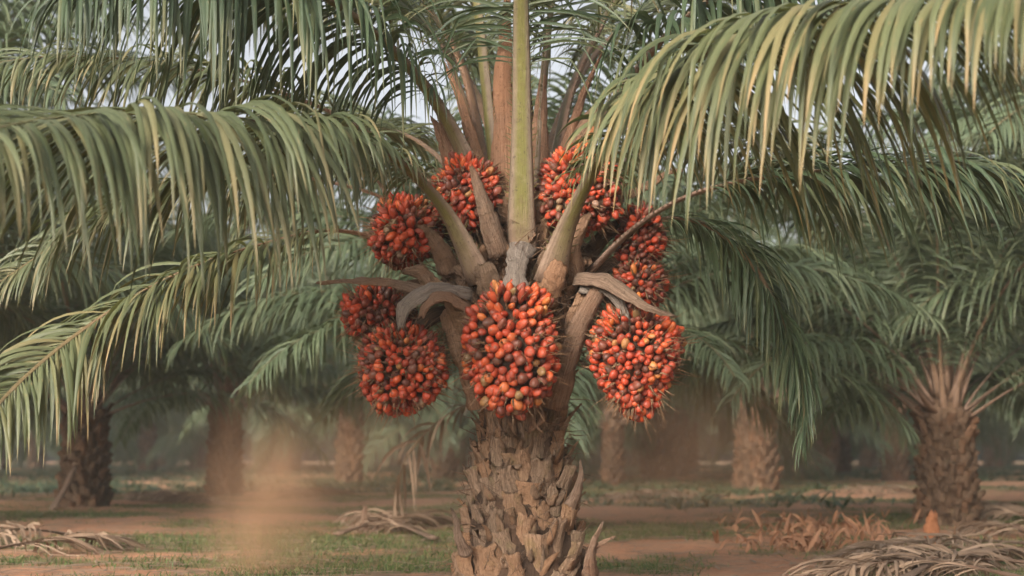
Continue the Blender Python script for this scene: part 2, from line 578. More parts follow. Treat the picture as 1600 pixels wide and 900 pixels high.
# loose fibres
mb = MB()
for i in range(900):
    a = rng.uniform(0, 2 * math.pi)
    z = rng.choice((rng.uniform(.0, 1.0), rng.uniform(1.0, 1.9), rng.uniform(1.2, 2.1)))
    out = Vector((math.cos(a), math.sin(a), 0))
    p = Vector((AX, AY, z)) + out * (trunk_r(z) + rng.uniform(.0, .06))
    d = (out * rng.uniform(.2, 1) + Z * rng.uniform(-.6, 1) + Vector((-out.y, out.x, 0)) * rng.uniform(-.9, .9)).normalized()
    strand(mb, p, d, rng.uniform(.06, .2), rng.uniform(.0015, .004), rng, .9)
for i in range(700):
    a = rng.uniform(-math.pi, 0)
    z = rng.uniform(1.15, 1.85)
    out = Vector((math.cos(a), math.sin(a), 0))
    p = Vector((AX, AY, z)) + out * (trunk_r(z) + rng.uniform(.03, .14))
    d = (out * rng.uniform(.2, 1) + Z * rng.uniform(-1, .8) + Vector((-out.y, out.x, 0)) * rng.uniform(-1, 1)).normalized()
    strand(mb, p, d, rng.uniform(.06, .26), rng.uniform(.0015, .0045), rng, 1.2)
tag(build(mb, 'fibre', [M['fibre']], trunk), kind='stuff')

FR = [
    # path (px, py, Y), t0, base w, mid w, tip w, leaflet L, W, droop, leaf, petiole, options
    ([(816, 400, 7.30), (815, 330, 7.22), (815, 250, 7.18), (815, 120, 7.12), (814, 0, 7.0), (812, -120, 6.8), (806, -240, 6.45), (800, -330, 5.9)], .37, .165, .095, .03, .62, .024, 1.3, 'leaf_deep', 'pet_green', dict(lift=.0, fwd=.35, base_len=.9)),
    ([(780, 330, 7.48), (770, 230, 7.52), (757, 100, 7.58), (745, 0, 7.6), (722, -130, 7.5), (680, -240, 7.3)], .42, .150, .112, .02, .62, .026, 1.4, 'leaf', 'pet_green', dict(base_len=.8)),
    ([(836, 330, 7.46), (841, 230, 7.5), (850, 100, 7.55), (862, 0, 7.6), (884, -130, 7.6), (930, -240, 7.5)], .42, .150, .112, .02, .62, .026, 1.4, 'leaf', 'pet_green', dict(base_len=.8)),
    ([(856, 335, 7.6), (870, 235, 7.68), (892, 140, 7.75), (930, 55, 7.8), (988, -40, 7.9), (1080, -120, 8.0), (1190, -150, 8.1)], .38, .17, .10, .018, .7, .028, 1.5, 'leaf', 'pet_grey', {}),
    ([(762, 310, 7.62), (750, 220, 7.7), (726, 110, 7.8), (690, 40, 7.85), (632, -30, 7.9), (540, -90, 8.0), (440, -110, 8.1)], .36, .16, .092, .018, .7, .028, 1.6, 'leaf', 'pet_orange', {}),
    ([(750, 300, 7.72), (738, 205, 7.85), (716, 130, 8.0), (680, 55, 8.2), (620, 0, 8.5), (530, -25, 8.8), (430, 0, 9.1)], .34, .07, .045, .012, .75, .028, 1.7, 'leaf', 'pet_brown', {}),
    # big pair rising left and right
    ([(742, 275, 7.42), (695, 180, 7.35), (640, 105, 7.2), (560, 30, 7.0), (460, -28, 6.75), (340, -55, 6.45), (210, -50, 6.1), (90, -15, 5.8)], .18, .175, .095, .012, .95, .030, 3.2, 'leaf_deep', 'pet_green', dict(lift=-.1, lateral=.8, fwd=.35, sp=.016, base_len=.45)),
    ([(880, 285, 7.5), (940, 188, 7.48), (1000, 102, 7.4), (1070, 28, 7.3), (1160, -30, 7.15), (1270, -60, 6.95), (1400, -50, 6.7)], .22, .16, .09, .012, .95, .030, 3.2, 'leaf_deep', 'pet_brown', dict(lift=-.1, lateral=.8, fwd=.35, sp=.016, base_len=.45)),
    # long left front frond and its partner on the right, both coming towards the camera
    ([(752, 440, 7.18), (702, 338, 7.08), (650, 275, 6.95), (600, 238, 6.75), (520, 206, 6.4), (400, 188, 5.95), (280, 178, 5.5), (150, 178, 5.1), (30, 192, 4.7), (-100, 225, 4.3)], .17, .185, .072, .012, 1.0, .033, 2.2, 'leaf', 'pet_green', dict(lift=-.12, fwd=.38, sp=.0155, lateral=.9, base_len=.20, ramp=.5, unruly=.6)),
    ([(858, 440, 7.18), (886, 352, 7.05), (925, 270, 6.85), (965, 205, 6.6), (1025, 140, 6.3), (1100, 85, 5.95), (1200, 38, 5.5), (1330, 5, 5.05), (1480, -12, 4.6), (1640, -10, 4.2)], .17, .185, .075, .014, .95, .039, 2.2, 'leaf_sunlit', 'pet_green', dict(lift=-.38, fwd=.30, sp=.0172, lateral=.85, base_len=.30, ramp=.42, unruly=.6)),
    # upper left behind
    ([(705, 318, 7.6), (620, 238, 7.8), (530, 181, 7.85), (440, 144, 7.85), (330, 113, 7.8), (220, 94, 7.7), (100, 87, 7.6), (0, 98, 7.4), (-100, 130, 7.2)], .24, .15, .058, .012, .62, .028, 2.1, 'leaf', 'pet_brown', dict(lift=.15)),
    # lower left, golden sunlight carried by its leaflet colour
    ([(650, 405, 7.45), (575, 368, 7.4), (500, 360, 7.3), (420, 378, 7.15), (330, 405, 7.0), (240, 445, 6.85), (150, 500, 6.7), (60, 570, 6.5), (-10, 640, 6.35), (-70, 720, 6.2)], .16, .07, .046, .012, .60, .027, 2.1, 'leaf_sunlit', 'pet_orange', dict(lift=.1, sp=.017)),
    # thin left behind
    ([(655, 335, 7.75), (590, 305, 7.9), (540, 290, 8.0), (480, 278, 8.1), (380, 275, 8.2), (260, 300, 8.2), (130, 355, 8.2), (0, 440, 8.1)], .26, .06, .042, .01, .7, .028, 2.0, 'leaf', 'pet_orange', {}),
    # right middle
    ([(918, 428, 7.4), (980, 365, 7.35), (1050, 317, 7.3), (1120, 291, 7.25), (1180, 279, 7.25), (1280, 266, 7.2), (1400, 258, 7.1), (1520, 260, 7.0), (1640, 282, 6.9)], .31, .11, .058, .012, .72, .031, 2.0, 'leaf_deep', 'pet_grey', dict(lift=.1, fwd=.7, sp=.017, unruly=.6)),
    # right lower, hanging
    ([(955, 385, 7.7), (1030, 342, 7.7), (1100, 350, 7.75), (1160, 395, 7.8), (1205, 460, 7.85), (1238, 540, 7.85), (1256, 620, 7.8), (1252, 690, 7.75)], .16, .08, .05, .012, .45, .024, 2.3, 'leaf_deep', 'pet_brown', dict(lift=-.05, sp=.0135, lateral=.6, unruly=.6)),
    # fronds of the far side of the crown
    ([(795, 285, 7.8), (730, 120, 8.3), (630, 20, 8.9), (500, -20, 9.5), (380, 10, 10.0), (290, 80, 10.3)], .34, .1, .05, .01, .8, .030, 1.9, 'leaf', 'pet_brown', {}),
    ([(840, 285, 7.8), (905, 120, 8.3), (990, 30, 8.9), (1090, 0, 9.5), (1190, 40, 10.0), (1270, 120, 10.3)], .34, .1, .05, .01, .8, .030, 1.9, 'leaf', 'pet_brown', {}),
    ([(880, 340, 7.85), (960, 260, 8.2), (1060, 215, 8.8), (1160, 225, 9.4), (1250, 280, 10.0), (1320, 370, 10.4)], .3, .09, .045, .01, .75, .030, 1.9, 'leaf', 'pet_brown', {}),
    ([(760, 340, 7.85), (680, 240, 8.3), (600, 200, 9.0), (510, 215, 9.7), (430, 280, 10.2), (370, 380, 10.5)], .3, .09, .045, .01, .75, .030, 1.9, 'leaf', 'pet_brown', {}),
]
for k, (path, t0, wb, wm, wt, L, W, droop, lm, pm, opt) in enumerate(FR):
    rng = random.Random(100 + k)
    pts, ln = spline([at(*p) for p in path], 46)
    out = pts[-1] - Vector((AX, AY, 0)); out.z = 0; out.normalize()
    rb, lb = MB(), MB()
    o2 = dict(opt); sp = o2.pop('sp', .020)
    frond_geo(rb, lb, pts, ln, t0, wb, wm, wt, L, W, sp, rng, out, droop=droop, teeth=True, **o2)
    fo = build(rb, 'frond', [M[pm]], palm, pts[0])
    build(lb, 'leaflets', [M[lm]], fo, pts[0])

# dry spathes and stubs that show between the bunches: (path, widths, facing, material)
SP = [
    ([(735, 470, 7.25), (665, 450, 7.2), (600, 437, 7.15), (540, 438, 7.1), (492, 443, 7.05)], [.13, .12, .085, .05, .008], 'spathe', (0, -.5, .9)),
    ([(735, 455, 7.2), (690, 445, 7.1), (655, 456, 7.0), (630, 480, 6.96), (624, 518, 6.95)], [.11, .10, .095, .085, .03], 'spathe_grey', (0, -.6, .8)),
    ([(735, 480, 7.15), (695, 458, 7.05), (668, 470, 7.0), (655, 500, 6.98)], [.09, .09, .07, .02], 'spathe', (0, -.6, .8)),
    ([(905, 430, 7.2), (945, 432, 7.05), (985, 460, 6.95), (1020, 482, 6.9), (1058, 495, 6.88)], [.12, .12, .09, .05, .006], 'spathe', (0, -.7, .7)),
    ([(912, 445, 7.2), (950, 450, 7.1), (975, 480, 7.05), (985, 520, 7.02)], [.10, .08, .055, .04], 'spathe_grey', (.3, -.7, .7)),
    ([(888, 245, 7.55), (905, 205, 7.5), (925, 175, 7.47), (947, 148, 7.46)], [.13, .13, .09, .01], 'bark_warm', (-.5, -.8, .2)),
    ([(905, 270, 7.6), (925, 215, 7.6), (938, 180, 7.6), (942, 150, 7.6)], [.10, .09, .06, .01], 'bark_warm', (.5, -.8, .2)),
    ([(785, 400, 7.2), (768, 350, 7.12), (755, 310, 7.08), (735, 255, 7.08)], [.12, .11, .075, .02], 'spathe', (.2, -1, .2)),
    ([(725, 258, 7.45), (708, 225, 7.42), (692, 195, 7.4), (678, 160, 7.4)], [.08, .06, .04, .006], 'bark_warm', (-.3, -.8, .3)),
    ([(816, 372, 7.28), (810, 395, 7.16), (806, 420, 7.05), (806, 450, 6.98)], [.20, .12, .10, .13], 'spathe_grey', (0, -1, .35)),
    ([(745, 640, 7.3), (732, 590, 7.26), (712, 540, 7.22), (700, 480, 7.22)], [.12, .10, .10, .13], 'bark_warm', (-.4, -1, .1)),
    ([(918, 900, 7.35), (926, 865, 7.27), (938, 850, 7.24), (962, 838, 7.2)], [.06, .04, .02, .003], 'spathe', (.3, -1, .1)),
    ([(868, 640, 7.3), (885, 580, 7.22), (910, 510, 7.15), (942, 446, 7.1)], [.15, .13, .11, .09], 'spathe', (.4, -1, .2)),
    ([(890, 560, 7.3), (905, 500, 7.22), (920, 460, 7.2), (948, 440, 7.15)], [.13, .12, .10, .07], 'bark_warm', (.5, -1, .2)),
    ([(905, 440, 7.3), (900, 400, 7.2), (905, 370, 7.2), (925, 330, 7.2)], [.14, .12, .09, .03], 'bark_warm', (.3, -1, .3)),
    ([(700, 430, 7.35), (690, 400, 7.3), (670, 370, 7.28), (645, 345, 7.27)], [.13, .11, .08, .03], 'bark_warm', (-.3, -1, .3)),
    ([(640, 330, 7.5), (612, 312, 7.45), (600, 295, 7.42), (588, 280, 7.4)], [.06, .05, .03, .006], 'bark_warm', (-.3, -.8, .5)),
    ([(960, 310, 7.5), (1010, 288, 7.45), (1040, 270, 7.42), (1072, 264, 7.4)], [.07, .06, .04, .006], 'bark_warm', (.2, -.7, .6)),
    ([(928, 905, 7.35), (925, 870, 7.25), (932, 840, 7.22), (944, 812, 7.2)], [.09, .07, .035, .004], 'spathe', (.3, -1, .1)),
    ([(728, 870, 7.25), (716, 840, 7.2), (712, 815, 7.2), (704, 790, 7.2)], [.07, .05, .03, .004], 'spathe', (-.3, -1, .1)),
    ([(890, 800, 7.4), (903, 770, 7.35), (908, 740, 7.34), (906, 715, 7.34)], [.08, .06, .03, .004], 'spathe', (.4, -1, .1)),
]
SP += [
    ([(715, 300, 7.45), (700, 250, 7.42), (690, 215, 7.42), (672, 180, 7.44)], [.13, .10, .07, .01], 'sheath', (-.5, -1, .2)),
    ([(900, 300, 7.45), (915, 240, 7.42), (930, 200, 7.42), (944, 160, 7.44)], [.12, .10, .07, .01], 'husk', (.2, -1, .2)),
    ([(745, 250, 7.52), (728, 190, 7.55), (712, 140, 7.58), (690, 90, 7.62)], [.08, .055, .035, .006], 'sheath', (-.4, -1, .2)),
    ([(880, 260, 7.5), (898, 190, 7.52), (915, 140, 7.56), (942, 80, 7.6)], [.08, .055, .035, .006], 'sheath', (.4, -1, .2)),
    ([(690, 470, 7.35), (670, 440, 7.3), (655, 425, 7.28), (625, 425, 7.26)], [.12, .10, .07, .02], 'bark_warm', (-.3, -1, .5)),
    ([(770, 480, 7.2), (765, 455, 7.14), (760, 430, 7.1), (752, 408, 7.09)], [.14, .13, .12, .09], 'bark', (-.1, -1, .1)),
    ([(850, 480, 7.2), (858, 455, 7.14), (866, 430, 7.1), (876, 405, 7.09)], [.14, .13, .12, .09], 'bark_warm', (.1, -1, .1)),
    ([(720, 520, 7.22), (708, 480, 7.16), (690, 455, 7.14), (672, 440, 7.14)], [.12, .11, .09, .05], 'bark', (-.4, -1, .2)),
    ([(800, 345, 7.32), (790, 320, 7.28), (780, 300, 7.27), (776, 280, 7.28)], [.13, .11, .08, .02], 'fibre', (0, -1, .1)),
    ([(836, 350, 7.32), (842, 325, 7.28), (850, 300, 7.27), (856, 275, 7.28)], [.13, .11, .08, .02], 'fibre', (0, -1, .1)),
    ([(786, 345, 7.36), (785, 250, 7.42), (783, 150, 7.49), (790, 30, 7.56), (796, -60, 7.6)], [.20, .15, .11, .06, .01], 'sheath', (-.2, -1, .1)),
    ([(842, 345, 7.40), (845, 270, 7.44), (846, 190, 7.47), (850, 110, 7.5)], [.16, .12, .08, .03], 'sheath', (.3, -1, .1)),
    ([(770, 335, 7.38), (752, 280, 7.40), (738, 235, 7.42), (722, 190, 7.45)], [.12, .09, .05, .01], 'sheath', (-.4, -1, .1)),
    ([(868, 345, 7.40), (880, 280, 7.44), (894, 240, 7.47), (912, 205, 7.5)], [.12, .09, .05, .01], 'sheath', (.4, -1, .1)),
]
for i in range(16):
    q = random.Random(i)
    px = 752 + 92 * q.random()
    SP.append(([(px, 630, 7.20), (px + q.uniform(-8, 8), 655, 7.14), (px + q.uniform(-16, 16), 675 + 15 * q.random(), 7.12)], [.035, .022, .004], 'bark_warm', (0, -1, .1)))
for k, (path, ws, mn, u) in enumerate(SP):
    rng = random.Random(300 + k)
    pts, ln = spline([at(*p) for p in path], 18)
    wl = []
    for i in range(18):
        f = i / 17 * (len(ws) - 1); j = min(len(ws) - 2, int(f))
        wl.append(lerp(ws[j], ws[j + 1], f - j))
    b = MB()
    ribbon(b, pts, wl, Vector(u).normalized(), .022, .25, rng.random(), rng, 0, rag=.25, jag=.03, na=9, lump=.012)
    nm = 'petiole_stub' if k in (9, 10, 12, 13) else 'leaf_sheath' if mn == 'sheath' else 'dry_spathe' if k < 35 else 'bract'
    build(b, nm, [M[mn]], palm, pts[0])


# ------------------------------------------------------------------ fruit bunches
def fruit_geo(mb, c, ax, L, W, rnd, rng, nu=10, nv=8):
    ax = ax.normalized()
    s1 = ax.orthogonal().normalized(); s2 = ax.cross(s1)
    rows = []
    sq = rng.uniform(.82, 1.0)
    ph = rng.uniform(0, 6.28)
    pw = rng.uniform(.9, 1.5)
    for j in range(nv + 1):
        t = j / nv
        r = math.sin(math.pi * min(1, t * .94 + .03)) ** .62 * (1 - .16 * t ** pw)
        z = (t - .5) * L
        if j == nv:
            rows.append([mb.vert(c + ax * (L * .51), (rnd, 1, .5, 0))]); break
        row = []
        for k in range(nu):
            a = 2 * math.pi * k / nu + ph
            rr = W * .5 * r * (1 + .07 * math.sin(3 * a + ph))
            row.append(mb.vert(c + ax * z + s1 * (math.cos(a) * rr) + s2 * (math.sin(a) * rr * sq), (rnd, t, k / nu, 0)))
        rows.append(row)
    for j in range(len(rows) - 1):
        a, b = rows[j], rows[j + 1]
        for k in range(nu):
            k2 = (k + 1) % nu
            if len(b) == 1:
                mb.face((a[k], a[k2], b[0]))
            else:
                mb.face((a[k], a[k2], b[k2], b[k]))


BN = [
    # px, py, Y, half width, half height, depth, fruit size, elong, pear, dark, spines, stalk start
    (800, 546, 7.06, .225, .312, .20, .060, 1.30, .10, .0, 120, (805, 440, 7.3), 'large front bunch of orange-red fruit centred on the trunk'),
    (628, 577, 7.20, .215, .215, .20, .051, 1.30, .10, .02, 130, (735, 500, 7.4), 'round bright red bunch lowest at the left of the trunk'),
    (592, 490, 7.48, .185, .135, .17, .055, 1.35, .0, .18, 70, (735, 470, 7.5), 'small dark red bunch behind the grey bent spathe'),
    (632, 362, 7.42, .178, .170, .17, .052, 1.55, .05, .06, 90, (745, 420, 7.5), 'red bunch under the brown frond stalk at the upper left'),
    (730, 303, 7.32, .168, .185, .15, .048, 1.65, -.05, .08, 70, (785, 400, 7.5), 'orange bunch split by an upright dry spathe'),
    (905, 300, 7.32, .205, .230, .16, .048, 1.6, .05, .08, 80, (850, 400, 7.5), 'tall orange bunch behind the olive front frond stalk'),
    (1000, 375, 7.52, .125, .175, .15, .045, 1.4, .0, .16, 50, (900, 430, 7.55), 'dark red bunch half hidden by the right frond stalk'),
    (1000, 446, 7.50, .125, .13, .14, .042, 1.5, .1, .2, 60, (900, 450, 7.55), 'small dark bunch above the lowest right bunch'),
    (993, 570, 7.18, .205, .28, .21, .051, 1.25, .42, .05, 120, (905, 470, 7.35), 'pear shaped red bunch tapering downward right of the trunk'),
]
cam_pos = Vector((0, 0, H))
cand = []
bunches = []
for k, (px, py, Y, a, c, b, fs, el, pear, dark, nsp, st, lab) in enumerate(BN):
    rng = random.Random(500 + k)
    C0 = at(px, py, Y)

    def surf(th, z, sc=1.0):
        r = math.sqrt(max(0, 1 - z * z))
        pr = 1 + pear * z * .9
        q = Vector((math.cos(th) * r * a * pr, math.sin(th) * r * b * pr, z * c))
        nz_ = noise.noise(Vector((q.x * 6 + k * 3, q.y * 6, q.z * 6)))
        return q * (sc * (1 + .16 * nz_))

    core = MB()
    rows = []
    for j in range(17):
        z = -math.cos(math.pi * j / 16)
        rows.append([core.vert(C0 + surf(2 * math.pi * i / 24, z, .84), (rng.random(), j / 16, i / 24, 0)) for i in range(24)])
    for j in range(16):
        for i in range(24):
            core.face((rows[j][i], rows[j][(i + 1) % 24], rows[j + 1][(i + 1) % 24], rows[j + 1][i]))
    sp_, ln = spline([at(*st), at(*st).lerp(C0 + Vector((0, 0, c)), .5) + Vector((0, 0, .05)), C0 + Vector((0, 0, c * .6))], 10)
    tube(core, sp_, [.085] * 10, [.075] * 10, [Vector((0, -1, .3))] * 10, rng.random())
    bo = build(core, 'fruit_bunch', [M['core']], palm, C0)
    bo['label'] = lab
    area = 4 * math.pi * ((a * c) ** 1.6 / 3 + (a * b) ** 1.6 / 3 + (b * c) ** 1.6 / 3) ** (1 / 1.6)
    N = int(area / (fs * fs * .50))
    fr = []
    for i in range(N):
        z = 1 - 2 * (i + .5) / N + rng.uniform(-.6, .6) / math.sqrt(N)
        z = max(-.985, min(.985, z))
        th = i * 2.39996 + rng.uniform(-.6, .6) / math.sqrt(N) * 3
        q = surf(th, z)
        nrm = Vector((q.x / a ** 2, q.y / b ** 2, q.z / c ** 2)).normalized()
        ax = (nrm + Vector((rng.uniform(-1, 1), rng.uniform(-1, 1), rng.uniform(-1, 1))) * (.75 - .35 * sstep(.0, .8, q.z / c))).normalized()
        top = sstep(.1, .9, q.z / c)
        size = fs * rng.uniform(.72, 1.12)
        e = el * .88 * rng.uniform(.85, 1.15) * (1 + .30 * top)
        w = size * (1 - .22 * top)
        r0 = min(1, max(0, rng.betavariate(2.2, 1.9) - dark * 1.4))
        if rng.random() < .15: r0 = rng.uniform(0, .16)
        if rng.random() < .05: r0 = rng.uniform(.93, 1)
        if top > .5 and rng.random() < .25: r0 = rng.uniform(.78, .93)
        cc = C0 + q + nrm * rng.uniform(-.030, .012)
        args = (cc, ax, size * e, w, r0)
        to = (cam_pos - cc).normalized()
        fr.append([args, nrm.dot(to), size / (cc - cam_pos).length, rng.random()])
    # spikelet bracts and spines
    spm = MB()
    for i in range(nsp * 3):
        z = rng.uniform(-1, 1); th = rng.uniform(0, 6.283)
        q = surf(th, z * .97, .96)
        nrm = Vector((q.x / a ** 2, q.y / b ** 2, q.z / c ** 2)).normalized()
        long_ = rng.random() < .4
        d = (nrm + Vector((rng.uniform(-1, 1), rng.uniform(-1, 1), rng.uniform(-1, .5))) * .35).normalized()
        strand(spm, C0 + q, d, rng.uniform(.07, .17) if long_ else rng.uniform(.05, .085), .0028 if long_ else .0065, rng, .35)
    tag(build(spm, 'spines', [M['spine']], bo, C0), kind='stuff')
    bunches.append((bo, C0, fr))
    for q in fr:
        cand.append((k, q))
best = sorted(cand, key=lambda kq: -(kq[1][2] * (kq[1][1] > .5) * (1 if kq[0] in (0, 1, 8) else .6)))[:100]
chosen = set(id(q) for _, q in best)
for k, (bo, C0, fr) in enumerate(bunches):
    rng = random.Random(900 + k)
    rest = MB()
    for q in fr:
        if id(q) in chosen:
            one = MB()
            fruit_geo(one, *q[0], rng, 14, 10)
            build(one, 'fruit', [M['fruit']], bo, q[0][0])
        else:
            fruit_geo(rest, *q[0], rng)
    tag(build(rest, 'fruits', [M['fruit']], bo, C0), kind='stuff')

# ------------------------------------------------------------------ plantation palms behind
FV = []


def frond_mesh(e0, bend, L, seed, leafm, petm, dens=.033, ll=.72, lw=.036):
    rng = random.Random(seed)
    pts = [Vector((0, 0, 0))]
    n = 26
    for i in range(n - 1):
        s = i / (n - 1)
        an = e0 - bend * s ** 1.25
        pts.append(pts[-1] + Vector((math.cos(an), .04 * math.sin(s * 5 + seed), math.sin(an))) * (L / (n - 1)))
    b = MB()
    frond_geo(b, b, pts, L, .17, .14, .055, .012, ll, lw, dens, rng, Vector((1, 0, 0)), droop=1.9, lift=.15, nseg=5, lmat=1, rmat=0, nring=6)
    return b.mesh('frond', [petm, leafm])


R_ = math.radians
classes = [(84, 35, 3.5), (76, 58, 3.9), (66, 80, 4.0), (54, 88, 4.0), (40, 85, 3.8), (24, 78, 3.4), (6, 60, 2.9)]
for ci, (e, bd, L) in enumerate(classes):
    FV.append([frond_mesh(R_(e), R_(bd), L, 40 + ci * 3 + j, M['leaf_far'], M['pet_brown'] if ci != 3 else M['pet_grey']) for j in range(3)])
DEADF = [frond_mesh(R_(-8), R_(110), 2.3, 77 + j, M['leaf_dry'], M['pet_brown'], .08, .55, .05) for j in range(2)]
TR = {}


def trunk_mesh(h, r):
    key = (h, r)
    if key in TR: return TR[key]
    rng = random.Random(int(h * 100))
    b = MB()
    rows = []
    for i in range(14):
        z = -.15 + (h + .45) * i / 13
        rr = r * (.90 + .2 * math.exp(-max(0, z) * 3)) * (1 if z < h else max(.15, 1 - (z - h) * 2.2))
        rows.append([b.vert((math.cos(q * .3927) * rr, math.sin(q * .3927) * rr, z), (.3, z / h, (q % 8) / 8, 0)) for q in range(16)])
    for i in range(13):
        for q in range(16):
            b.face((rows[i][q], rows[i][(q + 1) % 16], rows[i + 1][(q + 1) % 16], rows[i + 1][q]))
    a = 0
    for i in range(int(h * 85)):
        a += 2.39996
        z = -.05 + i * h / int(h * 85)
        leaf_base(b, a, z, rng.uniform(.13, .2), rng.uniform(.14, .26), .2, rng.uniform(.5, 1.0), rng, r * (.90 + .2 * math.exp(-z * 3)), 0, 0, .06, jag=.05, tipw=rng.uniform(.3, .6))
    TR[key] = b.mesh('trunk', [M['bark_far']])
    return TR[key]


def far_palm(X, Y, scale, label, group, seed, th=1.15, tr=.31, nf=30, lo=6.3, dead=0, hi=0.0, turn=None, clear=False, arch=()):
    rng = random.Random(seed)
    root = link('oil_palm', None, None, Vector((X, Y, gz(X, Y) - .02)))
    root.scale = (scale, scale, scale)
    root.rotation_euler = (0, 0, rng.uniform(0, 6.28) if turn is None else turn)
    tag(root, label, 'palm tree', group)
    t = bpy.data.objects.new('trunk', trunk_mesh(th, tr)); col.objects.link(t); t.parent = root
    a = rng.uniform(0, 6.28)
    for i in range(nf):
        a += 2.39996
        s = i / (nf - 1)
        ci = hi + (lo - hi) * s ** .85 + rng.uniform(-.4, .4)
        ci = int(max(0, min(6, round(ci))))
        if clear and ci >= 3 and math.sin(a + root.rotation_euler.z) < -.8: continue
        f = bpy.data.objects.new('frond', rng.choice(FV[ci])); col.objects.link(f); f.parent = root
        rad = lerp(.05, tr * .8, s)
        f.location = (math.cos(a) * rad, math.sin(a) * rad, th + .35 - .4 * s)
        f.rotation_euler = (rng.uniform(-.25, .25), rng.uniform(-.12, .12), a)
        k = rng.uniform(.85, 1.12)
        f.scale = (k, k, k)
    for wa, ci, k in arch:
        f = bpy.data.objects.new('frond', FV[ci][0]); col.objects.link(f); f.parent = root
        q = wa - root.rotation_euler.z
        f.location = (math.cos(q) * tr * .6, math.sin(q) * tr * .6, th + .05)
        f.rotation_euler = (0, 0, q); f.scale = (k, k, k)
    for i in range(dead):
        a = math.pi - root.rotation_euler.z + .5 * i
        f = bpy.data.objects.new('dead_frond', rng.choice(DEADF)); col.objects.link(f); f.parent = root
        f.location = (math.cos(a) * tr * .7, math.sin(a) * tr * .7, th - .1)
        f.rotation_euler = (0, 0, a)
    return root


def ground_at(px, py):
    g = gpt(px, py)
    return g.x, g.y


x, y = ground_at(1482, 812)
far_palm(x, y, .98, 'blurred oil palm with a thick scaly trunk beside the orange husk', 'oil palms behind', 35, th=1.2, tr=.30, nf=34, lo=4.4, clear=True, arch=((math.pi + .3, 4, .72), (-.3, 4, .75), (math.pi - .1, 3, .8), (.1, 3, .8), (-1.9, 1, .8), (-1.2, 1, .8)))
x, y = ground_at(130, 792)
far_palm(x, y, 1.05, 'blurred oil palm with a cut stalk leaning against its trunk', 'oil palms behind', 22, th=1.25, tr=.29, nf=40, lo=4.6, clear=True)
x, y = ground_at(350, 772)
far_palm(x, y, 1.12, 'blurred oil palm standing just left of the dust column', 'oil palms behind', 23, th=1.5, tr=.26, nf=40, lo=4.8, clear=True)
x, y = ground_at(1182, 768)
far_palm(x, y, 1.35, 'thick blurred oil palm inside the brown dust right of the fruiting palm', 'oil palms behind', 24, th=1.35, tr=.29, nf=40, lo=4.8, clear=True)
x, y = ground_at(958, 758)
far_palm(x, y, 1.15, 'slim blurred oil palm in the dust nearest the fruiting trunk', 'oil palms behind', 25, th=1.3, tr=.22, nf=40, lo=4.8, clear=True)
far_palm(.25, 14.2, 1.0, 'oil palm hidden behind the fruiting palm, a brown frond hanging beside its trunk', 'oil palms behind', 26, th=1.5, tr=.27, nf=44, lo=5.0, dead=1)
far_palm(-6.9, 13.4, 1.25, 'oil palm whose trunk is cut off by the left edge of the picture', 'oil palms behind', 27, th=1.7, tr=.30, nf=44, lo=5.2)
far_palm(8.2, 15.5, 1.4, 'oil palm whose trunk is cut off by the right edge of the picture', 'oil palms behind', 28, th=1.8, tr=.30, nf=44, lo=5.2)
far_palm(10.6, 20.5, 1.75, 'tall oil palm outside the right edge whose pale fronds show above the dark front fronds', 'oil palms behind', 29, th=1.7, tr=.24, nf=44, lo=5.2)
far_palm(-10.2, 20.0, 1.75, 'tall oil palm outside the left edge whose pale fronds fill the upper left corner', 'oil palms behind', 30, th=1.7, tr=.24, nf=44, lo=5.2)
rr = random.Random(5)
rows_ = [(42, 8.0, 1.9), (51, 8.0, 2.1), (62, 8.5, 2.3), (76, 9.0, 2.5), (92, 9.5, 2.7), (110, 10.0, 2.9), (130, 11.0, 3.1), (152, 11.0, 3.3)]
for ri, (Y, sp, sc) in enumerate(rows_):
    half = Y * .40 + 3
    nx = int(2 * half / sp)
    for i in range(nx + 1):
        X = -half + i * sp + (ri % 2) * sp * .5 + rr.uniform(-1.4, 1.4)
        yy = Y + rr.uniform(-2.5, 2.5)
        pxx = 800 + X / yy * F
        if ri < 2 and 190 < pxx < 300: continue
        far_palm(X, yy, sc * rr.uniform(.85, 1.15), 'small distant oil palm in the hazy rows at the back', 'distant oil palm rows', 400 + ri * 40 + i,
                 th=rr.choice((1.1, 1.4)), tr=.17, nf=30, lo=6.1 if ri > 1 else 5.4)

# ------------------------------------------------------------------ ground, grass, litter
def gmask(x, y):
    return .5 + .6 * noise.noise(Vector((x * .38, y * .5, .7))) + .3 * noise.noise(Vector((x * 1.3, y * 1.3, 4.7)))


mb = MB()
NG = 230
sh = math.sinh(5)
for j in range(NG + 1):
    y = 11 + 420 * math.sinh(5 * (2 * j / NG - 1)) / sh
    for i in range(NG + 1):
        x = 300 * math.sinh(5 * (2 * i / NG - 1)) / sh
        mb.vert((x, y, gz(x, y)), (gmask(x, y), 0, 0, 0))
for j in range(NG):
    for i in range(NG):
        a = j * (NG + 1) + i
        mb.face((a, a + 1, a + NG + 2, a + NG + 1))
tag(build(mb, 'ground', [M['ground']]), kind='structure')

